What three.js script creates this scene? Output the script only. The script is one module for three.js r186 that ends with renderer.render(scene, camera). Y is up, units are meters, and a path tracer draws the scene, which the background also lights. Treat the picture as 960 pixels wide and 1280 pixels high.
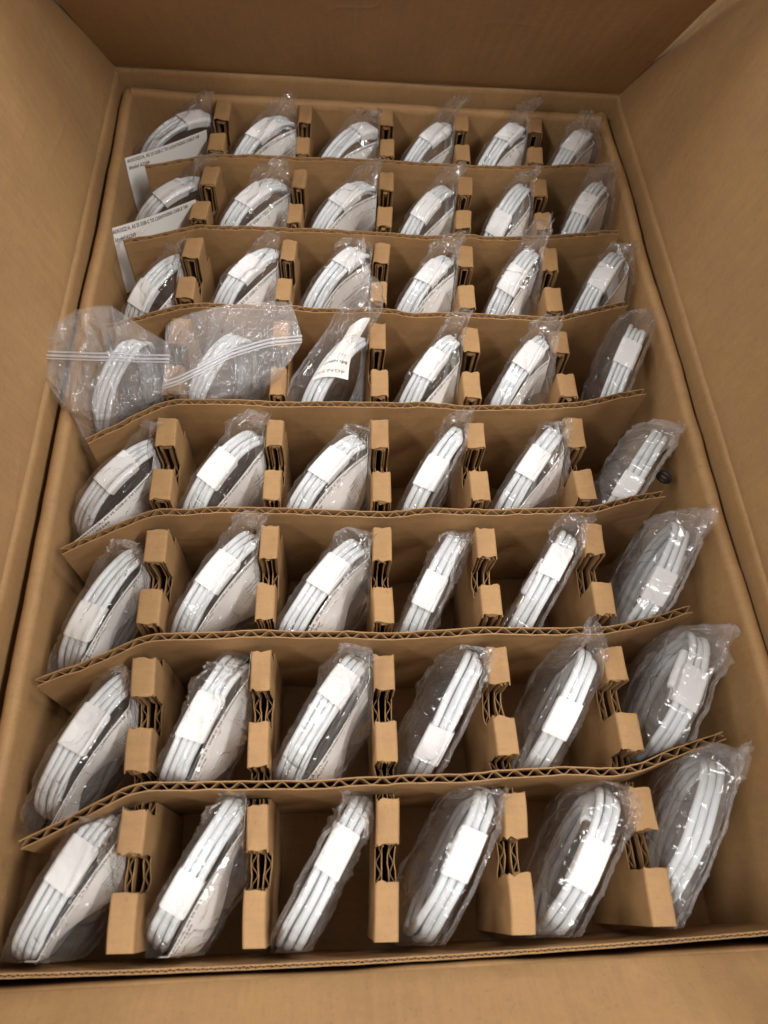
import * as THREE from 'three';
import { mergeGeometries } from 'three/addons/utils/BufferGeometryUtils.js';
import { RectAreaLightUniformsLib } from 'three/addons/lights/RectAreaLightUniformsLib.js';

// ---------------------------------------------------------------- camera, light, exposure
const mm = 0.001;
const scene = new THREE.Scene();
const camera = new THREE.PerspectiveCamera(67.38, 0.75, 0.01, 30);
camera.position.set(-0.0151, 0.2534, 0.1784);
camera.rotation.order = 'YXZ';
camera.rotation.set(-1.092, -0.1242, 0.121);
camera.focus = 0.3;
camera.userData.fStop = 13;
scene.background = new THREE.Color(0.26, 0.256, 0.25);     // even light of the room around the box
RectAreaLightUniformsLib.init();
const LAMPS = [
  { at: [-1.0, 1.5, 0.75], size: [0.25, 0.9], power: 24, label: 'long glowing ceiling light to the left, nearer the viewer' },
  { at: [-1.05, 1.55, -0.65], size: [0.25, 0.9], power: 15, label: 'long glowing ceiling light to the left, behind the box' },
  { at: [1.0, 1.55, 0.7], size: [0.25, 0.9], power: 34, label: 'long glowing ceiling light to the right, nearer the viewer' },
  { at: [1.05, 1.5, -0.6], size: [0.25, 0.9], power: 25, label: 'long glowing ceiling light to the right, behind the box' },
];
for (const L of LAMPS) {
  const light = new THREE.RectAreaLight(new THREE.Color(1, 0.98, 0.95), L.power, L.size[0], L.size[1]);
  light.position.set(L.at[0], L.at[1] - 0.004, L.at[2]);
  light.rotation.x = -Math.PI / 2;
  light.name = 'ceiling_light_source';
  scene.add(light);
}
const renderer = new THREE.WebGLRenderer({ antialias: true });
renderer.toneMapping = THREE.LinearToneMapping;
renderer.toneMappingExposure = 1.0;
renderer.shadowMap.enabled = true;

// ---------------------------------------------------------------- noise and textures
function rngOf(seed) { let s = (seed * 2654435761) >>> 0; return () => { s = (s + 0x6d2b79f5) | 0; let t = Math.imul(s ^ (s >>> 15), 1 | s); t = (t + Math.imul(t ^ (t >>> 7), 61 | t)) ^ t; return ((t ^ (t >>> 14)) >>> 0) / 4294967296; }; }
function hash3(x, y, z) { let h = Math.imul(x, 374761393) ^ Math.imul(y, 668265263) ^ Math.imul(z, 2147483647 ^ 0x5bd1e995); h = Math.imul(h ^ (h >>> 13), 1274126177); h ^= h >>> 16; return ((h >>> 0) / 4294967296) * 2 - 1; }
const fade = (t) => t * t * t * (t * (t * 6 - 15) + 10), mix = (a, b, t) => a + (b - a) * t;
const clamp = (v, a, b) => Math.min(b, Math.max(a, v));
function noise2(x, y, seed = 0, period = 0) {
  const ix = Math.floor(x), iy = Math.floor(y), fx = fade(x - ix), fy = fade(y - iy);
  const w = (v) => (period ? ((v % period) + period) % period : v);
  return mix(mix(hash3(w(ix), w(iy), seed), hash3(w(ix + 1), w(iy), seed), fx), mix(hash3(w(ix), w(iy + 1), seed), hash3(w(ix + 1), w(iy + 1), seed), fx), fy);
}
const ridge = (n) => { const r = 1 - Math.abs(n) * 2.2; return r > 0 ? r * r : 0; };
function dataTexture(size, fn, srgb, tile) {
  const d = new Uint8Array(size * size * 4);
  for (let j = 0; j < size; j++) for (let i = 0; i < size; i++) {
    const c = fn(i / size, j / size), k = (j * size + i) * 4;
    for (let q = 0; q < 3; q++) d[k + q] = clamp(Math.round((c.length ? c[q] : c) * 255), 0, 255);
    d[k + 3] = 255;
  }
  const t = new THREE.DataTexture(d, size, size, THREE.RGBAFormat);
  t.wrapS = t.wrapT = THREE.RepeatWrapping; t.magFilter = THREE.LinearFilter; t.minFilter = THREE.LinearMipmapLinearFilter; t.generateMipmaps = true;
  if (srgb) t.colorSpace = THREE.SRGBColorSpace;
  if (tile) t.repeat.set(1 / tile, 1 / tile);
  t.needsUpdate = true;
  return t;
}
const toS = (v) => (v <= 0.0031308 ? v * 12.92 : 1.055 * Math.pow(v, 1 / 2.4) - 0.055);
// kraft paper: fibres, blotches and dark flecks on a plain brown; the tile is 200 mm wide
function kraftTexture(rgb, seed, streak) {
  return dataTexture(1024, (u, v) => {
    let n = 0.5 * noise2(u * 10, v * 10, seed, 10) + 0.35 * noise2(u * 34, v * 34, seed + 1, 34) + 0.3 * noise2(u * 90, v * 90, seed + 2, 90);
    const fib = noise2(u * 60, v * 420, seed + 3, 420) * 0.5 + noise2(u * 380, v * 70, seed + 4, 380) * 0.3 + noise2(u * 400, v * 400, seed + 9, 400) * 0.3;
    const st = noise2(u * 5, v * 160, seed + 5, 160) * streak;
    const fleck = noise2(u * 300, v * 300, seed + 6, 300) > 0.83 ? -0.16 : 0;
    const k = 1 + 0.075 * n + 0.075 * fib + st + fleck;
    return [toS(rgb[0] * k), toS(rgb[1] * k * (1 + 0.015 * n)), toS(rgb[2] * k * (1 - 0.04 * n))];
  }, true, 0.2);
}
// height: faint washboard of the flutes showing through the liner, creases and tooth of the paper
const kraftBump = dataTexture(1024, (u, v) => {
  const wash = Math.sin(2 * Math.PI * (v * 33 + 0.04 * noise2(u * 6, v * 6, 40, 6)));
  const tooth = noise2(u * 260, v * 260, 41, 260) * 0.5 + noise2(u * 100, v * 100, 42, 100) * 0.6;
  const crease = ridge(noise2(u * 9, v * 9, 43, 9) * 1.6) * 0.35 * Math.max(0, noise2(u * 5, v * 5, 44, 5));
  return 0.5 + 0.05 * wash + 0.1 * tooth + 0.14 * noise2(u * 18, v * 18, 45, 18) - 1.8 * crease;
}, false, 0.2);
const KRAFT = [0.352, 0.198, 0.081];
const kraftMap = kraftTexture(KRAFT, 3, 0.03), boxMap = kraftTexture([0.34, 0.194, 0.08], 17, 0.035);
const kraft = new THREE.MeshStandardMaterial({ name: 'kraft_liner', map: kraftMap, bumpMap: kraftBump, bumpScale: 0.0003, roughness: 0.72 });
const kraftCore = new THREE.MeshStandardMaterial({ name: 'kraft_flute', map: kraftMap, color: new THREE.Color(0.75, 0.73, 0.7), roughness: 0.9 });
const boxKraft = new THREE.MeshStandardMaterial({ name: 'kraft_box', map: boxMap, bumpMap: kraftBump, bumpScale: 0.00032, roughness: 0.7 });
const cablePlastic = new THREE.MeshPhysicalMaterial({ name: 'white_cable_jacket', color: new THREE.Color(0.70, 0.73, 0.74), roughness: 0.42, specularIntensity: 0.8 });
const paperBump = dataTexture(256, (u, v) => 0.5 + 0.3 * noise2(u * 24, v * 24, 60, 24) + 0.2 * noise2(u * 80, v * 80, 61, 80), false, 0.05);
const bandPaper = new THREE.MeshStandardMaterial({ name: 'white_band_paper', color: new THREE.Color(0.79, 0.785, 0.77), roughness: 0.75, bumpMap: paperBump, bumpScale: 0.00006 });
const bootPlastic = new THREE.MeshPhysicalMaterial({ name: 'white_plug_plastic', color: new THREE.Color(0.8, 0.81, 0.81), roughness: 0.3 });
const plugMetal = new THREE.MeshStandardMaterial({ name: 'plug_metal', color: new THREE.Color(0.62, 0.6, 0.57), roughness: 0.28, metalness: 1 });
const blackRubber = new THREE.MeshStandardMaterial({ name: 'black_rubber', color: new THREE.Color(0.02, 0.02, 0.022), roughness: 0.5 });
const filmBump = dataTexture(1024, (u, v) => {
  const w = 0.15 * noise2(u * 8, v * 8, 70, 8);
  const fold = (n) => Math.max(0, 1 - Math.abs(n) * 5);
  return 0.3 + 0.3 * fold(noise2(u * 5 + w, v * 5, 71, 5)) + 0.22 * fold(noise2(u * 11, v * 11 + w, 72, 11)) + 0.1 * fold(noise2(u * 23, v * 23, 74, 23)) + 0.1 * noise2(u * 9, v * 9, 73, 9);
}, false, 0.06);
const film = new THREE.MeshPhysicalMaterial({ name: 'clear_bag_film', color: new THREE.Color(0.985, 0.98, 0.985), transmission: 0.968, thickness: 0, roughness: 0.08, ior: 1.5, bumpMap: filmBump, bumpScale: 0.0019, side: THREE.DoubleSide });
const hazyFilm = film.clone(); hazyFilm.name = 'hazy_zip_bag_film'; hazyFilm.transmission = 0.905; hazyFilm.roughness = 0.1;
const zipFilm = new THREE.MeshPhysicalMaterial({ name: 'zip_strip_film', color: new THREE.Color(0.92, 0.92, 0.94), transmission: 0.72, thickness: 0, roughness: 0.2, ior: 1.5, side: THREE.DoubleSide });
function slipTexture(kind) {
  const c = document.createElement('canvas'); c.width = 1024; c.height = 512;
  const g = c.getContext('2d');
  g.fillStyle = '#f3f1ec'; g.fillRect(0, 0, 1024, 512);
  g.fillStyle = '#262422';
  if (kind === 0) {
    g.font = 'bold 38px sans-serif'; g.fillText('4GN33ZZ/A, AS IS USB-C TO LIGHTNING CABLE 1M', 20, 44, 980);
    g.font = 'bold 40px sans-serif'; g.fillText('Model A2249', 24, 104);
    g.font = '26px sans-serif';
    ['Designed in California', 'Assembled in China', '5 V  3 A'].forEach((s, i) => g.fillText(s, 560, 200 + i * 38));
  } else {
    const line = (t, x, y, size, bold) => { g.save(); g.translate(x, y); g.rotate(Math.PI / 2); g.scale(2.1, 1); g.font = (bold ? 'bold ' : '') + size + 'px sans-serif'; g.fillText(t, 0, 0); g.restore(); };
    line('4GN33ZZ/A', 905, 60, 62, false); line('Model A2249', 760, 40, 66, true); line('AS IS', 420, 130, 40, false); line('1M', 370, 130, 40, false); line('USB-C', 320, 130, 40, false);
    g.font = '40px sans-serif'; ['A2249', '1M', 'AS IS'].forEach((s, i) => g.fillText(s, 640, 150 + i * 60));
  }
  const t = new THREE.CanvasTexture(c); t.colorSpace = THREE.SRGBColorSpace; t.magFilter = THREE.LinearFilter; t.anisotropy = 8;
  return t;
}
const slipPaper = new THREE.MeshStandardMaterial({ name: 'printed_slip_paper', map: slipTexture(0), color: new THREE.Color(0.98, 0.975, 0.97), roughness: 0.7, side: THREE.DoubleSide });
const modelPaper = new THREE.MeshStandardMaterial({ name: 'model_slip_paper', map: slipTexture(1), color: new THREE.Color(0.93, 0.92, 0.91), roughness: 0.7, side: THREE.DoubleSide });

// ---------------------------------------------------------------- geometry helpers (all positions in millimetres)
const V = (x, y, z) => new THREE.Vector3(x, y, z);
// a sheet of paper or board: f(u, v) over us x vs; cells where mask(i, j) is false are cut out; thick > 0 closes it with edges
function sheet(us, vs, f, { mask, thick = 0, shift = [0, 0], unit = false } = {}) {
  const nu = us.length, nv = vs.length, P = [], N = [], U = [];
  for (let i = 0; i < nu; i++) for (let j = 0; j < nv; j++) P.push(V(...f(us[i], vs[j])));
  const at = (i, j) => P[clamp(i, 0, nu - 1) * nv + clamp(j, 0, nv - 1)];
  const a = V(), b = V();
  const du = [0], dv = [0];
  const mj = nv >> 1, mi = nu >> 1;
  for (let i = 1; i < nu; i++) du.push(du[i - 1] + at(i, mj).distanceTo(at(i - 1, mj)));
  for (let j = 1; j < nv; j++) dv.push(dv[j - 1] + at(mi, j).distanceTo(at(mi, j - 1)));
  for (let i = 0; i < nu; i++) for (let j = 0; j < nv; j++) {
    a.subVectors(at(i + 1, j), at(i - 1, j)); b.subVectors(at(i, j + 1), at(i, j - 1));
    const n = a.clone().cross(b); if (n.lengthSq() < 1e-12) n.set(0, 1, 0);
    N.push(n.normalize());
    U.push(unit ? [du[i] / du[nu - 1], dv[j] / dv[nv - 1]] : [du[i] * mm + shift[0], dv[j] * mm + shift[1]]);
  }
  const pos = [], nor = [], uv = [], idx = [], h = thick / 2;
  const side = (s) => { const base = pos.length / 3; for (let k = 0; k < P.length; k++) { pos.push((P[k].x + N[k].x * s * h) * mm, (P[k].y + N[k].y * s * h) * mm, (P[k].z + N[k].z * s * h) * mm); const q = s < 0 ? -1 : 1; nor.push(N[k].x * q, N[k].y * q, N[k].z * q); uv.push(...U[k]); } return base; };
  const on = (i, j) => i >= 0 && j >= 0 && i < nu - 1 && j < nv - 1 && (!mask || mask(i, j));
  const top = side(1), bot = thick ? side(-1) : 0;
  for (let i = 0; i < nu - 1; i++) for (let j = 0; j < nv - 1; j++) {
    if (!on(i, j)) continue;
    const A = i * nv + j, B = A + nv, C = B + 1, D = A + 1;
    idx.push(top + A, top + B, top + C, top + A, top + C, top + D);
    if (!thick) continue;
    idx.push(bot + A, bot + C, bot + B, bot + A, bot + D, bot + C);
    const edge = (p, q) => {
      const k = pos.length / 3, n = V().subVectors(P[q], P[p]).cross(N[p]).normalize();
      for (const [w, s] of [[p, 1], [q, 1], [q, -1], [p, -1]]) { pos.push((P[w].x + N[w].x * s * h) * mm, (P[w].y + N[w].y * s * h) * mm, (P[w].z + N[w].z * s * h) * mm); nor.push(n.x, n.y, n.z); uv.push(...U[w]); }
      idx.push(k, k + 2, k + 1, k, k + 3, k + 2);
    };
    if (!on(i, j - 1)) edge(A, B);
    if (!on(i + 1, j)) edge(B, C);
    if (!on(i, j + 1)) edge(C, D);
    if (!on(i - 1, j)) edge(D, A);
  }
  const g = new THREE.BufferGeometry();
  g.setAttribute('position', new THREE.Float32BufferAttribute(pos, 3));
  g.setAttribute('normal', new THREE.Float32BufferAttribute(nor, 3));
  g.setAttribute('uv', new THREE.Float32BufferAttribute(uv, 2));
  g.setIndex(idx);
  return g;
}
const range = (a, b, n) => Array.from({ length: n + 1 }, (_, i) => a + (b - a) * i / n);
const used = {};
function numbered(name) { const k = used[name] = (used[name] ?? -1) + 1; return k ? name + '_' + String(k).padStart(3, '0') : name; }
function part(name, geometry, material, parent) {
  const m = new THREE.Mesh(geometry, material); m.name = name; m.castShadow = m.receiveShadow = true; parent.add(m); return m;
}
function thing(name, label, category, group) {
  const o = new THREE.Group(); o.name = numbered(name); o.userData = { label, category }; if (group) o.userData.group = group; scene.add(o); return o;
}
function rebase(o, x, y, z) { o.position.set(x * mm, y * mm, z * mm); for (const c of o.children) c.position.set(-x * mm, -y * mm, -z * mm); }
// smooth curve through points (x -> z)
function through(pts) {
  const n = pts.length, m = pts.map((p, i) => { const a = pts[Math.max(0, i - 1)], b = pts[Math.min(n - 1, i + 1)]; return (b[1] - a[1]) / (b[0] - a[0]); });
  return (x) => {
    let i = 0; while (i < n - 2 && x > pts[i + 1][0]) i++;
    const [x0, y0] = pts[i], [x1, y1] = pts[i + 1], h = x1 - x0, t = (x - x0) / h;
    if (t < 0) return y0 + m[0] * (x - x0);
    if (t > 1) return y1 + m[n - 1] * (x - x1);
    return (2 * t ** 3 - 3 * t * t + 1) * y0 + (t ** 3 - 2 * t * t + t) * h * m[i] + (3 * t * t - 2 * t ** 3) * y1 + (t ** 3 - t * t) * h * m[i + 1];
  };
}

// ---------------------------------------------------------------- measured layout of the divided tray (mm; y = 0 at the divider tops)
const FLOOR = -66, FLUTE = 6.2;
const CROSS = [   // left end, five crossings, right end: [x, z]
  [[-108.4, -133.3], [-77.6, -143.9], [-35.1, -142.8], [5.9, -142.7], [43.7, -140.7], [79.8, -141.5], [114.5, -146.8]],
  [[-111.7, -83.5], [-81.4, -96.2], [-38.3, -95.6], [3.2, -95.3], [40.3, -94.4], [79.2, -95.0], [113.6, -100.7]],
  [[-112.3, -36.5], [-82.7, -48.6], [-41.0, -49.1], [0.3, -47.8], [39.7, -46.9], [78.2, -47.2], [110.3, -56.9]],
  [[-111.8, 19.0], [-83.3, 0.3], [-40.4, 0.1], [0.3, 0.3], [38.1, -0.1], [78.5, -0.6], [110.2, -9.3]],
  [[-113.2, 65.1], [-81.7, 48.8], [-40.8, 47.7], [0.3, 48.2], [38.4, 47.7], [79.5, 46.2], [109.4, 38.6]],
  [[-113.1, 112.8], [-80.5, 97.2], [-41.1, 95.2], [0.4, 95.7], [38.5, 93.6], [79.9, 93.5], [110.6, 86.6]],
  [[-108.8, 160.6], [-77.5, 145.0], [-39.9, 143.7], [0.8, 142.8], [40.5, 141.5], [81.6, 140.3], [112.5, 130.4]],
];
const BOARD = 2.7;
function kinked(pts, soft) {
  const lin = (x) => { let i = 0; while (i < pts.length - 2 && x > pts[i + 1][0]) i++; const [x0, y0] = pts[i], [x1, y1] = pts[i + 1]; return y0 + (y1 - y0) * (x - x0) / (x1 - x0); };
  return (x) => { let v = 0; for (let k = -4; k <= 4; k++) v += lin(x + k * soft / 4); return v / 9; };
}
const crossZ = CROSS.map((pts, k) => { const f = kinked(pts, 4.5); return (x) => f(x) + 1.0 * noise2(x / 19, k * 7.3, 5) + 0.35 * noise2(x / 9, k * 3.1, 6); });
const FRONTS = [[-76.2, 189], [-38.2, 188.4], [-0.5, 187.5], [39.8, 186.4], [82.4, 185]];
const longX = [0, 1, 2, 3, 4].map((i) => {
  const pts = [[-188, CROSS[0][i + 1][0] + (i === 4 ? 4 : i === 0 ? 1.5 : 0.5)], ...CROSS.map((c) => [c[i + 1][1], c[i + 1][0]]), [FRONTS[i][1], FRONTS[i][0]]];
  const f = through(pts); return (z) => f(z) + 0.5 * noise2(z / 15, i * 5.7, 8);
});
const WIDE = [8.0, 6.8, 7.3, 7.6, 7.8];
const wallZ = { back: (x) => -187.5 + (x + 125) * 0.027, front: (x) => 192.3 - (x + 120) ** 2 * 0.00012 };
const leftX = (z) => -121.5 + (z + 190) * 0.011, rightX = (z) => 117 + (z + 185) * 0.0437;

// one corrugated board standing on edge along x -> z, as two liners and the fluted sheet between them
function board(parent, x0, x1, zf, ytop, ybot, seed, BOARD = 2.7, FLUTE = 6.2, material = kraft, core = kraftCore) {
  const len = x1 - x0, r = rngOf(seed), s0 = r(), s1 = r();
  const ys = [ytop, ytop - 1.5, ytop - 5, ytop - 14, ytop - 30, ybot];
  const top = (x, y) => y + (y === ytop ? 0.35 * noise2(x / 3, seed, 11) + 0.5 * noise2(x / 25, seed, 12) : 0);
  const slope = (x) => (zf(x + 0.5) - zf(x - 0.5));
  const bulge = (x, y) => 0.9 * noise2(x / 30, y / 26 + seed, 13) * clamp((ytop - y) / 20, 0, 1);
  const xs = range(x0, x1, Math.round(len / 2.2));
  for (const sd of [1, -1]) {
    const off = sd * (BOARD / 2 - 0.15);
    part('liner', sheet(xs, ys, (x, y) => { const k = slope(x), q = Math.hypot(1, k), o = off * (1 + 0.12 * noise2(x / 4, sd * 9 + seed, 14)); return [x - o * k / q, top(x, y), zf(x) + o / q + bulge(x, y)]; }, { thick: 0.32, shift: [s0 + sd * 0.3, s1] }), material, parent);
  }
  const fx = range(x0 + 0.3, x1 - 0.3, Math.round(len / FLUTE * 8.6));
  part('flute', sheet(fx, [ytop - 0.15, ytop - 6, ytop - 20, ybot], (x, y) => {
    const k = slope(x), q = Math.hypot(1, k), o = (BOARD / 2 - 0.36) * Math.sin(2 * Math.PI * (x / FLUTE + 0.12 * noise2(x / 12, seed, 15)));
    return [x - o * k / q, y === ytop - 0.15 ? top(x, ytop) - 0.2 : y, zf(x) + o / q + bulge(x, y)];
  }, { thick: 0.24, shift: [s1, s0] }), core, parent);
}

// ---------------------------------------------------------------- the outer shipping box
const box = thing('shipping_box', 'large open brown corrugated shipping box with its flaps standing up around the tray', 'box');
{
  // corners of the inner wall faces at the fold; FOLD: height of the fold
  const BL = [-128.6, -196], BR = [125.5, -191], FR = [141, 189.8], FL = [-127.2, 197.2];
  // wall and flap between two corners; lean: degrees outward (negative: over the tray)
  function wallAndFlap(a, b, fold, lean, long, seed, over = 0, flare = 0) {
    const dx = b[0] - a[0], dz = b[1] - a[1], L = Math.hypot(dx, dz), ex = dx / L, ez = dz / L, nx = ez, nz = -ex;   // outward normal
    const along = range(-over, L + over, 60), T = 4.2, s = Math.sin(lean * Math.PI / 180), c = Math.cos(lean * Math.PI / 180), r = rngOf(seed);
    const put = (t, out, y) => [a[0] + ex * t + nx * out, y, a[1] + ez * t + nz * out];
    const wave = (t, k) => 0.6 * noise2(t / 40, k, seed) + 0.25 * noise2(t / 9, k, seed + 1);
    // wall: inner face, rounded top, outer face
    const prof = [[0, FLOOR - 6], [0, -40], [0, -15], [0, fold - 3], [0.15, fold - 1.2], [0.9, fold - 0.3], [2.1, fold], [3.3, fold - 0.3], [T, fold - 1.5], [T, -40], [T, FLOOR - 6]];
    part('wall', sheet(range(0, prof.length - 1, prof.length - 1), along, (k, t) => { const p = prof[k]; return put(t, p[0] + (p[1] > -30 ? wave(t, 2) * 0.6 : 0), p[1] + (p[1] > fold - 4 ? wave(t, 5) * 0.5 : 0)); }, { shift: [r(), r()] }), boxKraft, box);
    // flap: one slab leaning from the fold, with blunt rounded edges
    const w = 3.4, P = [];
    for (const q of [0.2, 1.2, 3, 6, 12, 25, 45, 70, 100, long - 1]) P.push([q, 0]);
    P.push([long, 0.8], [long, w - 0.8], [long - 1, w]);
    for (const q of [100, 45, 6, 1.2, 0.2]) P.push([q, w]);
    part('flap', sheet(range(0, P.length - 1, P.length - 1), along, (k, t0) => {
      const [q, d] = P[k], t = L / 2 + (t0 - L / 2) * (1 + flare * (6 + q) / 120), soft = Math.min(1, q / 6);
      const e = (q < 3.2 && d === 0 ? 0.5 * (1 - q / 3.2) : 0), bend = 1.6 * noise2(t / 70, q / 60, seed + 4) * Math.min(1, q / 40) + 0.5 * noise2(t / 22, q / 25, seed + 5) * soft;
      const dd = d + bend + e;
      return put(t, 0.5 + q * s + dd * c, fold + 0.4 + q * c - dd * s + wave(t, 8) * 0.3);
    }, { shift: [r(), r()] }), boxKraft, box);
  }
  wallAndFlap(BL, BR, 7, -30, 130, 21, 1, 0.13);
  wallAndFlap(BR, FR, 6, 13, 140, 22, 3);
  wallAndFlap(FR, FL, 3, 48, 150, 23, 3);
  wallAndFlap(FL, BL, 6, 13, 140, 24, 3);
  part('bottom', sheet(range(-140, 152, 6), range(-206, 208, 8), (x, z) => [x, FLOOR - 4.5, z], { thick: 3 }), boxKraft, box);
  rebase(box, 0, FLOOR - 6, 0);
}

// ---------------------------------------------------------------- the inner tray
const tray = thing('inner_tray', 'brown cardboard tray with rounded folded rims set inside the shipping box', 'tray');
{
  function trayWall(inner, outSign, along, axis, drop, seed, ytop) {
    const r = rngOf(seed), W = 5.4;
    const prof = [[0, FLOOR], [0, -45], [0, -25], [0, -10], [0, -3], [0.25, -1.4], [1, -0.35], [2.2, 0], [3.4, -0.15], [4.6, -0.7], [W, -2], [W, -25], [W, FLOOR]];
    part('wall', sheet(range(0, prof.length - 1, prof.length - 1), along, (k, t) => {
      const [o, y] = prof[k], d = y / FLOOR;
      const wob = (0.7 * noise2(t / 45, y / 40, seed) + 0.25 * noise2(t / 12, y / 14, seed + 1));
      const v = inner(t) + outSign * (o - d * drop(t)) + wob * 0.8, yy = y + ytop + (y > -5 ? 0.5 * noise2(t / 30, 3, seed + 2) + 0.18 * noise2(t / 6, 3, seed + 3) : 0);
      return axis === 'z' ? [v, yy, t] : [t, yy, v];
    }, { shift: [r(), r()] }), kraft, tray);
  }
  trayWall(leftX, -1, range(-191, 195, 110), 'z', () => 2, 31, 0);
  trayWall(rightX, 1, range(-188, 189, 110), 'z', (z) => 2 + 6 * clamp((z + 100) / 280, 0, 1), 32, 0);
  trayWall(wallZ.back, -1, range(-122.5, 118, 80), 'x', () => 2, 33, 0.6);
  const fw = new THREE.Group(); fw.name = 'wall'; tray.add(fw);
  board(fw, -124, 133.5, (x) => wallZ.front(x) + 1.4, 0.2, FLOOR, 34, 1.25, 2.3);
  part('tray_floor', sheet(range(-124, 134, 20), range(-189, 194, 30), (x, z) => [x, FLOOR - 0.6 + 0.5 * noise2(x / 50, z / 50, 35), z], { thick: 1.2 }), kraft, tray);
  for (const w of tray.children) if (w.isGroup) for (const c of w.children) c.position.set(0, 0, 0);
  rebase(tray, 0, FLOOR - 1.2, 0);
}

// ---------------------------------------------------------------- five long folded dividers
const colWords = ['first and second', 'second and third', 'third and fourth', 'fourth and fifth', 'fifth and sixth'];
for (let i = 0; i < 5; i++) {
  const cutSet = new Set(), d = thing('folded_divider', `long folded cardboard divider with notched top between the ${colWords[i]} columns from left`, 'divider', 'long folded dividers');
  const zc = CROSS.map((c, k) => crossZ[k](CROSS[k][i + 1][0])), r = rngOf(50 + i);
  const z0 = wallZ.back(longX[i](-188)) + 0.6, z1 = FRONTS[i][1];
  const gaps = [], slots = [];
  zc.forEach((z) => { gaps.push([z - 6.2 + r() * 0.8, z + 6.2 - r() * 0.8]); slots.push([z - 2.1, z + 2.1]); });
  const lo = [z0, ...zc], hi = [...zc, z1];
  for (let k = 0; k < 8; k++) {
    let a, b;
    if (k === 0) { b = hi[0] - 6.2 - 11.4; a = b - 10.8; }
    else if (k === 7) { a = lo[7] + 6.2 + 12.4; b = a + 10.4; }
    else { const mid = (lo[k] + hi[k]) / 2; a = mid - 5.4; b = mid + 5.4; }
    gaps.push([a + (r() - 0.5) * 0.8, b + (r() - 0.5) * 0.8]);
  }
  const cuts = [z0, z1, ...gaps.flat(), ...slots.flat()];
  gaps.flat().forEach((z) => cutSet.add(z));
  const fine = (step) => { const s = [...cuts, ...range(z0, z1, Math.round((z1 - z0) / step))].sort((p, q) => p - q); return s.filter((v, k) => k === 0 || v - s[k - 1] > (cuts.includes(v) || cuts.includes(s[k - 1]) ? 1e-6 : step * 0.3)); };
  const inside = (list, z) => list.some(([a, b]) => z > a && z < b);
  const NOTCH = -15, W = WIDE[i] / 2, yTop = -0.6;
  // profile across the fold; inset from the outer face
  const arc = 5, S = [];
  for (const y of [FLOOR + 3, -40, NOTCH - 6, NOTCH, -9, -4, -1.6]) S.push(['l', y]);
  for (let k = 1; k < arc; k++) S.push(['al', k / arc]);
  S.push(['t', -0.5], ['t', 0], ['t', 0.5]);
  for (let k = arc - 1; k > 0; k--) S.push(['ar', k / arc]);
  for (const y of [-1.6, -4, -9, NOTCH, NOTCH - 6, -40, FLOOR + 3]) S.push(['r', y]);
  const yOf = S.map((s) => (s[0] === 'l' || s[0] === 'r' ? s[1] : -0.5));
  function at(k, z, off) {
    const [m, q] = S[k], R = 1.1, w = W - off, rr = Math.max(0.35, R - off);
    let x, y;
    if (m === 'l' || m === 'r') { x = -w; y = Math.min(q, -R - 0.01 - off * 0.4); } else if (m === 't') { x = q * (w - rr) * 1.2; y = -off; } else { const t = q * Math.PI / 2; x = -w + rr * (1 - Math.cos(t)); y = -off - rr * (1 - Math.sin(t)); }
    if (m === 'r' || m === 'ar') x = -x;
    const depth = clamp(-y / 12, 0, 1);
    x += (m === 't' ? 0 : Math.sign(x) * -0.55 * depth * (0.5 + 0.9 * noise2(z / 5, Math.sign(x) * 3 + i * 9, 19)) * (y > NOTCH - 4 ? 1 : 0.4));
    x += (i === 4 ? -y * 0.02 : 0);
    const yy = y + yTop + (m === 't' ? 0.22 * noise2(z / 6, i, 20) - 0.12 * (1 - Math.abs(q) * 2) : 0) + 0.25 * noise2(z / 30, i, 22);
    return [longX[i](z) + x, yy, z + (cutSet.has(z) ? 0.75 * noise2(k * 0.8 + off, z * 3.1, 25) : 0)];
  }
  const idx = range(0, S.length - 1, S.length - 1);
  function layer(zs) { return (a, b) => { const z = (zs[b] + zs[b + 1]) / 2, y = (yOf[a] + yOf[a + 1]) / 2; return !(y > NOTCH && inside(gaps, z)) && !inside(slots, z); }; }
  const zsL = fine(2.4), zsF = fine(0.75);
  part('outer_liner', sheet(idx, zsL, (k, z) => at(k, z, 0.16), { thick: 0.32, mask: layer(zsL), shift: [r(), r()] }), kraft, d);
  part('inner_liner', sheet(idx, zsL, (k, z) => at(k, z, 2.3), { thick: 0.3, mask: layer(zsL), shift: [r(), r()] }), kraft, d);
  part('flute', sheet(idx, zsF, (k, z) => at(k, z, 1.23 + 0.72 * Math.sin(2 * Math.PI * z / FLUTE)), { thick: 0.22, mask: layer(zsF), shift: [r(), r()] }), kraftCore, d);
  rebase(d, longX[i](0), FLOOR + 3, 0);
}

// ---------------------------------------------------------------- seven corrugated cross dividers
const rowWords = ['back row', 'second row from the back', 'third row from the back', 'fourth row from the back', 'fourth row from the front', 'third row from the front', 'second row from the front', 'front row'];
const between = ['back row and the row before it', 'second and third rows from the back', 'third and fourth rows from the back', 'middle two rows', 'fourth and third rows from the front', 'third and second rows from the front', 'second row and the front row'];
for (let k = 0; k < 7; k++) {
  const d = thing('cross_divider', `wavy corrugated cross divider between the ${between[k]} of bags`, 'divider', 'corrugated cross dividers');
  const c = CROSS[k];
  board(d, c[0][0], c[6][0], crossZ[k], 0.4, FLOOR + 1.5, 70 + k);
  rebase(d, 0, FLOOR + 1.5, c[3][1]);
}

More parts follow.
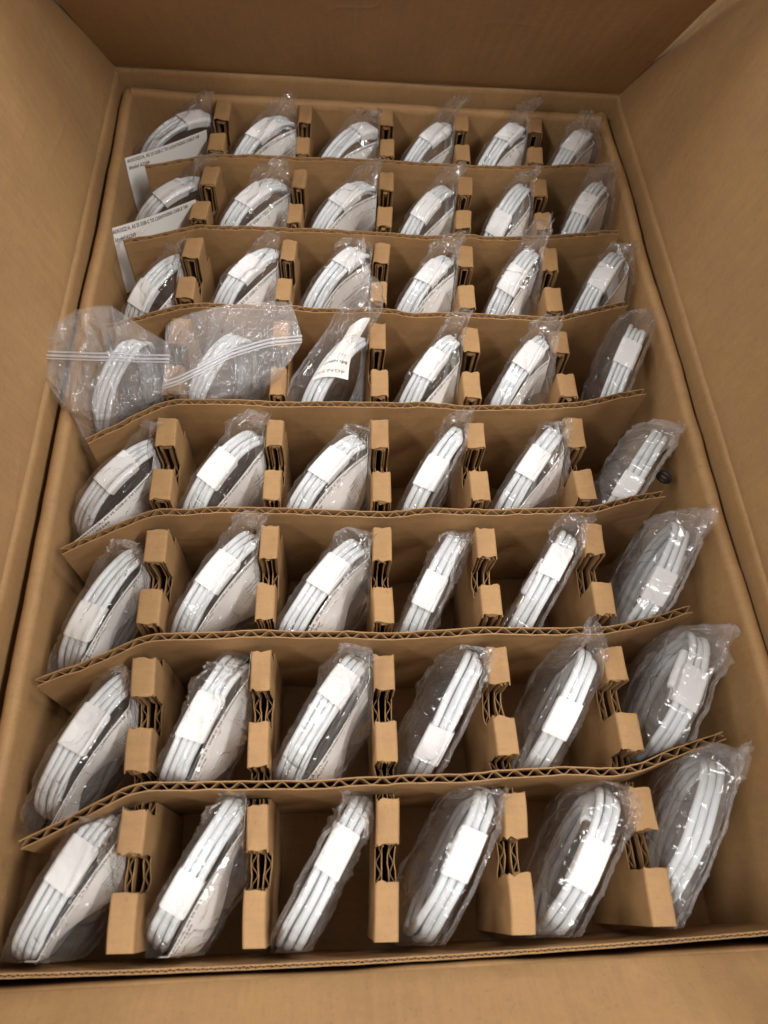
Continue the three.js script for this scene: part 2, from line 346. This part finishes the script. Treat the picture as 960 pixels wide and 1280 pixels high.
// ---------------------------------------------------------------- bagged cables
// per cell: centre of the coil x, z (mm), turn of its plane (degrees), place of the paper band round the coil (degrees)
const COILS = [
  [[-95, -166, 37, 76], [-53.8, -163.8, 50, 94], [-11.6, -160.8, 46, 72], [29.7, -164.1, 49, 90], [67, -165.8, 53, 88], [102.4, -163.9, 53, 96]],
  [[-92.5, -119, 41, 96], [-55.9, -117.9, 50, 94], [-13.1, -119.1, 49, 94], [26.8, -117.3, 55, 102], [65.6, -120, 59, 122], [103.8, -124.2, 58, 104]],
  [[-93.8, -66.8, 59, 116], [-55.2, -72.9, 52, 96], [-16, -74, 54, 78], [24, -71.2, 55, 90], [65.1, -77.2, 58, 108], [104.5, -76.8, 57, 102]],
  [[-106, -22, 72, 100], [-67.1, -25.3, 64, 94], [-16.2, -23.5, 56, 94], [24.4, -24.8, 56, 100], [63, -25.6, 54, 90], [107.5, -32, 63, 98]],
  [[-97.2, 31.1, 52, 94], [-59.4, 27.1, 57, 98], [-19, 27.4, 52, 92], [24.2, 22.8, 59, 108], [62.3, 22.1, 55, 100], [105.5, 22, 55, 122]],
  [[-96.8, 81.5, 65, 110], [-57.8, 72.6, 57, 90], [-20.1, 74.6, 55, 86], [20.6, 71.8, 63, 106], [62, 69.9, 58, 86], [107.1, 66.4, 60, 114]],
  [[-96.1, 128.4, 63, 86], [-58.8, 122.2, 66, 92], [-19.1, 119.8, 58, 74], [23.9, 117.9, 61, 124], [63.2, 117, 59, 106], [105.6, 111.6, 62, 96]],
  [[-94.9, 170.2, 63, 80], [-55.9, 166.9, 61, 106], [-17.2, 167.6, 61, 80], [23.2, 165.4, 61, 88], [63.6, 164.7, 59, 98], [99.5, 155, 61, 88]],
];
const SLIPS = ['111111', '111111', '111111', '000110', '111010', '111000', '111000', '110000'];
const PLUGS = { '2,4': [1, 60], '5,4': [-1, 100], '5,5': [1, 92], '6,5': [-1, 75], '7,4': [-1, 40], '4,0': [-1, 55], '0,1': [-1, 60] };
const NO_BAND = { '3,2': 1, '7,5': 1, '3,0': 1, '3,1': 1 };
const SLIP_A = [[[-120.5, -4, -144.5], [-101, 0, -148.5], [-82, 2, -158]], [[-120, -32, -140], [-103, -33, -150], [-86, -34, -165]]];
const SLIP_B = [[[-121, -5, -98.5], [-102, -1, -102], [-83, 1, -111]], [[-119, -34, -87], [-102, -35, -99], [-87, -35, -114]]];
const colName = ['leftmost cell', 'second cell from left', 'third cell from left', 'third cell from right', 'second cell from right', 'rightmost cell'];
const A = 27, B = 31, TOP = 2;

function keepInCell(p, r, c, m) {     // hold a point (mm, world) between the dividers and walls of its cell
  if (p.y < (c === 5 ? 26 : 12)) {
    const k = clamp(((c === 5 ? 26 : 12) - p.y) / 5, 0, 1);
    const x0 = c ? longX[c - 1](p.z) + WIDE[c - 1] / 2 : leftX(p.z) + 2, x1 = c < 5 ? longX[c](p.z) - WIDE[c] / 2 : rightX(p.z) - (r < 4 ? 4.5 : 2.5);
    p.x = mix(p.x, clamp(p.x, x0 + m + 0.3, x1 - m - 0.3), k);
    const out = BOARD / 2 + 0.5;
    const z0 = r ? crossZ[r - 1](clamp(p.x, -111, 111)) + out : wallZ.back(p.x) + 1, z1 = r < 7 ? crossZ[r](clamp(p.x, -111, 111)) - out : wallZ.front(p.x) - 1;
    p.z = mix(p.z, clamp(p.z, z0 + m, z1 - m), clamp((1.5 - p.y) / 4, 0, 1));
  }
  p.y = Math.max(p.y, FLOOR + 1 + m);
  return p;
}
const pw = (v) => Math.sign(v) * Math.pow(Math.abs(v), 0.88);

for (let r = 0; r < 8; r++) for (let c = 0; c < 6; c++) {
  const rnd = rngOf(100 + r * 6 + c), seed = 200 + r * 6 + c, id = r + ',' + c;
  const [cx, cz, yawD, bandD] = COILS[r][c];
  const hasSlip = SLIPS[r][c] === '1' && !(c === 0 && r < 2), zip = r === 3 && c < 2;
  const what = zip ? (c ? 'zip bag of white cable, slanting zip,' : 'zip bag of white cable, level zip,') : id === '3,2' ? 'bagged white cable under model slip,' : hasSlip || (c === 0 && r < 2) ? 'bagged white cable with printed slip,' : NO_BAND[id] ? 'bagged white cable without band,' : 'bagged white cable with plain band,';
  const t = thing('bagged_cable', `${what} ${rowWords[r]}, ${colName[c]}`, 'bagged cable', 'bagged cables in the divided tray');
  const yaw = yawD * Math.PI / 180, lean = (rnd() - 0.5) * 0.06 + [0.13, 0.07, 0.02, 0, -0.02, r === 7 ? -0.12 : r > 3 ? -0.02 : -0.08][c];
  const wide = r === 7 && c > 0 ? 3 : c < 3 || r < 4 ? 4 : 3, baggy = c === 5 ? r > 2 : c > 2 && r > 5, CABLE = wide === 4 ? (c > 2 ? 1.03 : 1.1) : 1.28, half = wide * CABLE;
  const X = V(Math.cos(yaw), 0, -Math.sin(yaw)), Z = V(Math.sin(yaw), 0, Math.cos(yaw));
  const C = V(cx, TOP - B, cz);
  const world = (x, y, z, m) => { const p = C.clone().addScaledVector(X, x).addScaledVector(Z, z + (y - B) * lean); p.y += y; return keepInCell(p, r, c, m); };
  const drop = zip ? -5 : 0;
  // the cable: turns side by side, then a second layer inside them
  const turns = [];
  const order = wide === 4 ? [-1.5, -0.5, 0.5, 1.5] : [-1, 0, 1];
  for (const q of order) turns.push([q * CABLE * 2.02, 0]);
  const inner = wide === 4 ? [1, 0, -1] : [0.6, -0.5];
  for (const q of inner) turns.push([q * CABLE * 2.05, CABLE * 1.8]);
  const bandA = bandD * Math.PI / 180, spread = turns.map(() => [rnd() * 1.0, (rnd() - 0.5) * 2.4, rnd() * 6]);
  class Coil extends THREE.Curve {
    getPoint(s, target = V()) {
      const f = s * turns.length * 0.9999, k = Math.floor(f), u = f - k, phi = -Math.PI / 2 + u * 2 * Math.PI;
      const n = Math.min(k + 1, turns.length - 1), e = clamp((u - 0.9) / 0.1, 0, 1), w = e * e * (3 - 2 * e);
      const loose = 1 - Math.exp(-(((phi - bandA) / 0.55) ** 2));
      const zz = mix(turns[k][0], turns[n][0], w) + loose * mix(spread[k][1], spread[n][1], w) * 0.55 * Math.sin(phi * 1.3 + spread[k][2]) + 0.12 * Math.sin(phi * 7 + k);
      const rr = mix(turns[k][1], turns[n][1], w) + loose * mix(spread[k][0], spread[n][0], w) + CABLE;
      const p = world((A - rr) * pw(Math.cos(phi)), (B - rr) * pw(Math.sin(phi)) + drop, zz, CABLE + 0.3);
      return target.set(p.x * mm, p.y * mm, p.z * mm);
    }
  }
  part('cable', new THREE.TubeGeometry(new Coil(), turns.length * 44, CABLE * mm, 8, false), cablePlastic, t);
  // the paper band round the bundle
  if (!NO_BAND[id]) {
    const layers = CABLE * 4.1, wz = half + 0.35, rad = wide === 4 ? 1.3 : 1.0, loop = [];
    const corner = (sx, sy, q0) => { for (let k = 0; k <= 4; k++) { const q = q0 + k / 4 * Math.PI / 2; loop.push([sx * (wz - rad) + rad * Math.cos(q), sy + rad * Math.sin(q)]); } };
    corner(1, 0.45 - rad, 0); corner(-1, 0.45 - rad, Math.PI / 2); corner(-1, -layers + rad, Math.PI); corner(1, -layers + rad, Math.PI * 1.5);
    loop.push(loop[0]);
    const long = (5.6 + rnd() * 1.0) / 27, skew = (rnd() - 0.5) * 0.05, roll = (rnd() - 0.5) * 0.5;
    const surf = (k, a, lift) => {
      const [z, o] = loop[k], q = bandA + a + skew * z / wz;
      return world((A + o + lift) * pw(Math.cos(q)), (B + o + lift) * pw(Math.sin(q)) + drop + z * roll * 0.05, z + (lift ? Math.sign(z) * lift * (Math.abs(z) > wz - 0.9 ? 1 : 0) : 0), 0.6).toArray();
    };
    const band = [sheet(range(0, loop.length - 1, loop.length - 1), range(-long, long, 8), (k, a) => surf(k, a, 0), { thick: 0.2 })];
    if (wide === 4) band.push(sheet([0, 1, 2, 3, 4, 5, 6], range(-long * 0.75, long * 0.05, 4), (k, a) => surf(0, a, 0).map((v, q) => mix(v, surf(4, a, 0.14)[q], 0.45 + k * 0.08) + [Z.x, 0.12, Z.z][q] * 0.35), { thick: 0.12 }));
    part('paper_band', band.length > 1 ? mergeGeometries(band) : band[0], bandPaper, t);
  }
  // a plug where one shows
  if (PLUGS[id]) {
    const [sd, deg] = PLUGS[id], q = deg * Math.PI / 180, qq = q + 0.36;
    const p = (ang, inn) => world((A - inn) * Math.cos(ang), (B - inn) * Math.sin(ang), sd * (half - 0.2), 2.5);
    const a = p(q, 7.5), b = p(qq, 8), dir = b.clone().sub(a).normalize(), turn = new THREE.Quaternion().setFromUnitVectors(V(0, 1, 0), dir);
    const put = (g, d) => { g.applyQuaternion(turn); g.translate((a.x + dir.x * d) * mm, (a.y + dir.y * d) * mm, (a.z + dir.z * d) * mm); return g; };
    const boot = put(new THREE.LatheGeometry([[0, -7], [1.6, -7], [1.7, -4], [2, 0], [2.2, 2], [2.3, 7], [2, 8], [0, 8]].map(([x, y]) => new THREE.Vector2(x * mm, y * mm)), 18), 0);
    const plug = part('plug', boot, bootPlastic, t);
    part('plug_tip', put(new THREE.CapsuleGeometry(1.5 * mm, 4 * mm, 6, 14), 11), plugMetal, plug);
  }
  // the printed slip beside the coil
  if (hasSlip) {
    const ph = rnd() * 1.2 - 0.2, swing = 2.2 + rnd() * 3.2, mode = rnd(), low = r < 3 && c === 0 ? -8 : 0, high = B - 3.5 - rnd() * 2.5;
    part('printed_slip', sheet(range(0, 1, 40), range(0, 1, 12), (u, v) => {
      const x = mix(-30 + low, 29, u), y = mix(high - 23 - 4 * Math.sin(u * 5 + seed), high - 5 + 5 * Math.sin(u * Math.PI) - (low ? 4 * (1 - u) : 0), v), s = mode < 0.4 ? Math.sin(u * Math.PI) : clamp((u - 0.42 + ph * 0.06) / 0.5, 0, 1) ** 1.4 + 0.35 * clamp((0.3 - u) / 0.3, 0, 1);
      return world(x, y, half + 0.9 + swing * s * (1.15 - 0.3 * v) + 0.5 * Math.sin(u * 6 + v * 2 + seed) + (1 - v) * (4.2 + 4.2 * Math.sin(u * 7 + seed * 2.3)), 0.6).toArray();
    }, { thick: 0.14, unit: true }), slipPaper, t);
  }
  // the clear bag: two films round the coil, meeting in a flat seam, with crumpled corners
  const HR = half + (hasSlip ? 10 : 2.2), HL = half + (baggy ? 8 : 1.8), eR = hasSlip ? 5 : 13, eL = baggy ? 4 : 13;
  const tipA = (56 + rnd() * 22 + (c === 5 && r < 3 ? 14 : 0)) * Math.PI / 180, tipB = (158 + rnd() * 24) * Math.PI / 180, tipH = (c === 5 && r < 5 ? 4 : 7) + rnd() * 6 + (id === '3,2' ? 5 : 0), tipG = 5 + rnd() * 7, seamBend = (rnd() - 0.5) * 3, seamSide = rnd() < 0.75 ? 1 : -1;
  const phis = [...range(-28, 208, 140), ...range(214, 326, 18), 332].map((d) => d * Math.PI / 180);
  const rhos = [0, 0.22, 0.38, 0.5, 0.6, 0.68, 0.75, 0.81, 0.86, 0.9, 0.935, 0.96, 0.98, 0.992, 1, 1.03, 1.07];
  const films = [];
  for (const sd of [1, -1]) films.push(sheet(rhos, phis, (rho, phi) => {
    const d1 = phi - tipA, d2 = phi - tipB;
    const g1 = Math.exp(-((d1 / 0.24) ** 2)), g2 = Math.exp(-((d2 / 0.26) ** 2)), tip = clamp(g1 + g2, 0, 1);
    const R = (baggy ? 2.6 : 1.9) + (id === '3,2' ? 7.5 * clamp(Math.sin(phi) * 1.5, 0, 1) : 0) + tipH * g1 + tipG * g2 + 1.4 * noise2(phi * 5, seed, 31) + 0.4 * noise2(phi * 14, seed, 32) * (0.4 + tip);
    const cs = pw(Math.cos(phi)), sn = pw(Math.sin(phi)), q = Math.pow(rho, 0.9);
    let x = (A + R) * cs * q, y = (B + R) * sn * q + drop;
    const H = (sd > 0 ? HR : HL) * (1 - 0.45 * tip * clamp((rho - 0.75) * 5, 0, 1));
    let h = rho < 1 ? H * Math.sqrt(Math.max(0, 1 - Math.pow(rho, sd > 0 ? eR : eL))) + 0.25 : 0.25;
    const wr = ridge(noise2(x / 7 + y / 11, y / 8 + sd * 17, seed)) * 1.1 + ridge(noise2(x / 3.4, y / 4.5 + sd * 11, seed + 500)) * 0.55 - 0.45;
    const amp = (0.45 + 1.5 * tip) * (rho > 0.99 ? 0.35 : 1);
    const hug = rho > 0.72 ? clamp(Math.sin(phi), 0, 1) : 0;
    h = Math.max(0.15, h + 0.5 + wr * amp * (rho < 0.7 ? 1.3 : 1)) - (rho < 0.7 && (sd > 0 ? eR : eL) > 9 ? H * 0.35 * (1 - rho / 0.7) : 0);
    const crumple = tip * clamp((rho - 0.8) * 6, 0, 1), cr = (q) => { const n = noise2(x / 3.6 + q, y / 3.6 + sd * 3 + q, seed + 70); return n + 0.9 * (Math.abs(noise2(x / 2.6 - q, y / 5, seed + 75)) - 0.3); };
    { const ca = cr(0), cb = cr(9); x += crumple * 2 * ca; y += crumple * 2 * cb; }
    y += hug * wr * 0.25;
    const seam = (half + 0.6) * (hasSlip ? 1 : seamSide) * clamp((rho - 0.93) / 0.07, 0, 1) ** 1.2 * clamp(Math.sin(phi) * 1.6, 0, 1);
    const fin = seam + clamp((rho - 0.995) / 0.07, 0, 1) * seamBend * 0.5 + seamBend * 0.25 * noise2(phi * 4, 3, seed) + crumple * 3 * noise2(phi * 7, rho * 9, seed + 72);
    return world(x, y, sd * h + fin, 0.25).toArray();
  }, { shift: [rnd(), rnd()] }));
  const bag = zip ? [] : films;
  // two zip bags whose open mouths flop over the dividers
  if (zip) {
      const grids = c === 0 ? [
      [[-142.5, 7.5, -18], [-129, 9, -31], [-121, 11, -36], [-108, 11, -38], [-94, 9, -29], [-84, 8, -23]],
      [[-143, 7, -16], [-120, 9, -14], [-110, 10, -13], [-102, 9, -14], [-95, 7, -15], [-83, 6, -16]],
      [[-127, 3, -1], [-118, 3.5, 6], [-109, 3.5, 8.5], [-100, 3.5, 7], [-92, 3, 2], [-84, 2, -4]],
      [[-119, -14, 12.5], [-115, -18, 12.5], [-110, -22, 9], [-105, -26, 6], [-98, -26, 1], [-91, -26, -7]],
    ] : [
      [[-87, 5, -34], [-80, 7, -38], [-67, 10, -40], [-52, 11, -42], [-42, 12, -42], [-36, 12, -42]],
      [[-85, 2, -6], [-79, 4, -7], [-69, 8, -10], [-58, 11, -15], [-44, 11, -21], [-31, 10, -24]],
      [[-82, -9, -5], [-76, -5, -3], [-68, -1, -2], [-57, 2, -3], [-47, 4, -8], [-37, 7, -13]],
      [[-80, -26, -4], [-75, -26, -4], [-68, -26, -4], [-60, -24, -6], [-50, -20, -10], [-45, -16, -14]],
    ];
    const curve = (list) => new THREE.CatmullRomCurve3(list.map((p) => V(...p)), false, 'catmullrom', 0.25);
    const rows = grids.map(curve);
    for (const lay of [0, 1]) {
      bag.push(sheet(range(0, 1, 46), range(0, 1, 64), (u, v) => {
        const p = curve([...rows.map((q) => q.getPoint(v))].map((q) => q.toArray())).getPoint(u);
        const edge = Math.min(1, Math.min(v, 1 - v) * 9, u * 14 + 0.15), wr = ridge(noise2(u * 7 + v * 3, v * 9, seed + lay * 90)) * 2 + ridge(noise2(u * 16, v * 13 + u * 6, seed + 40 + lay)) * 1.1 + noise2(u * 5, v * 5, seed + lay) * 1.6;
        p.y += wr * 1.1 * (0.25 + 0.75 * edge) - lay * (0.4 + 2.5 * edge); p.z += wr * 0.5 * edge;
        return p.toArray();
      }, { shift: [rnd(), rnd()] }));
    }
    const rib = (dz, rad) => new THREE.TubeGeometry(curve(grids[1].map(([x, y, z]) => [x * mm, (y + 1.5) * mm, (z + dz) * mm])), 60, rad * mm, 6, false);
    part('zip_strip', mergeGeometries([rib(-0.9, 0.45), rib(0.9, 0.55), rib(2.4, 0.3)]), zipFilm, t);
  }
  const hang = { '0,0': SLIP_A, '1,0': SLIP_B }[id];
  if (hang) {
    const rows = hang.map((l) => new THREE.CatmullRomCurve3(l.map((p) => V(...p))));
    part('printed_slip', sheet(range(0, 1, 24), range(0, 1, 10), (u, v) => { const p = rows[1].getPoint(u).lerp(rows[0].getPoint(u), v); p.z += 1.2 * Math.sin(v * 3 + u * 2); return p.toArray(); }, { thick: 0.14, unit: true }), slipPaper, t);
  }
  if (id === '3,2') part('printed_slip', sheet(range(0, 1, 26), range(0, 1, 16), (u, v) => {
    const a = V(-12, 8, -33), b = V(-5, 8, -38), d = V(-26, 2.5, -11.5), e = V(-12, 0.5, -12);
    const p = a.clone().lerp(b, v).lerp(d.clone().lerp(e, v), u); p.y += 3.4 * Math.sin(u * Math.PI) * (1 - 0.5 * v) + 2.4 * Math.sin(v * Math.PI) - 2.5 * (1 - v) * u; p.x += 1.6 * Math.sin(u * 4 + v * 2); return p.toArray();
  }, { thick: 0.14, unit: true }), modelPaper, t);
  part('plastic_bag', mergeGeometries(bag), zip || (c === 5 && r > 3) ? hazyFilm : film, t);
  rebase(t, cx, FLOOR + 1, cz);
}

// ---------------------------------------------------------------- small things
{
  const o = thing('black_ring', 'small black rubber ring lying beside the bagged cable at the right edge', 'ring');
  const g = new THREE.TorusGeometry(2.5 * mm, 1 * mm, 10, 28); g.rotateY(-0.7); g.translate(115.2 * mm, -9 * mm, 26 * mm);
  part('ring_body', g, blackRubber, o); rebase(o, 115, -13, 29.5);
}
for (const L of LAMPS) {
  const o = thing('ceiling_light', L.label, 'lamp', undefined), [w, d] = L.size, [x, y, z] = L.at;
  const glow = new THREE.MeshStandardMaterial({ name: 'lamp_diffuser', color: 0xffffff, emissive: new THREE.Color(1, 0.98, 0.95), emissiveIntensity: 6 });
  const a = new THREE.BoxGeometry(w, 0.006, d); a.translate(x, y + 0.004, z); part('lamp_diffuser', a, glow, o);
  const f = new THREE.BoxGeometry(w + 0.04, 0.04, d + 0.04); f.translate(x, y + 0.03, z); part('lamp_housing', f, bandPaper, o);
  rebase(o, x * 1000, (y + 0.05) * 1000, z * 1000);
}
renderer.render(scene, camera);
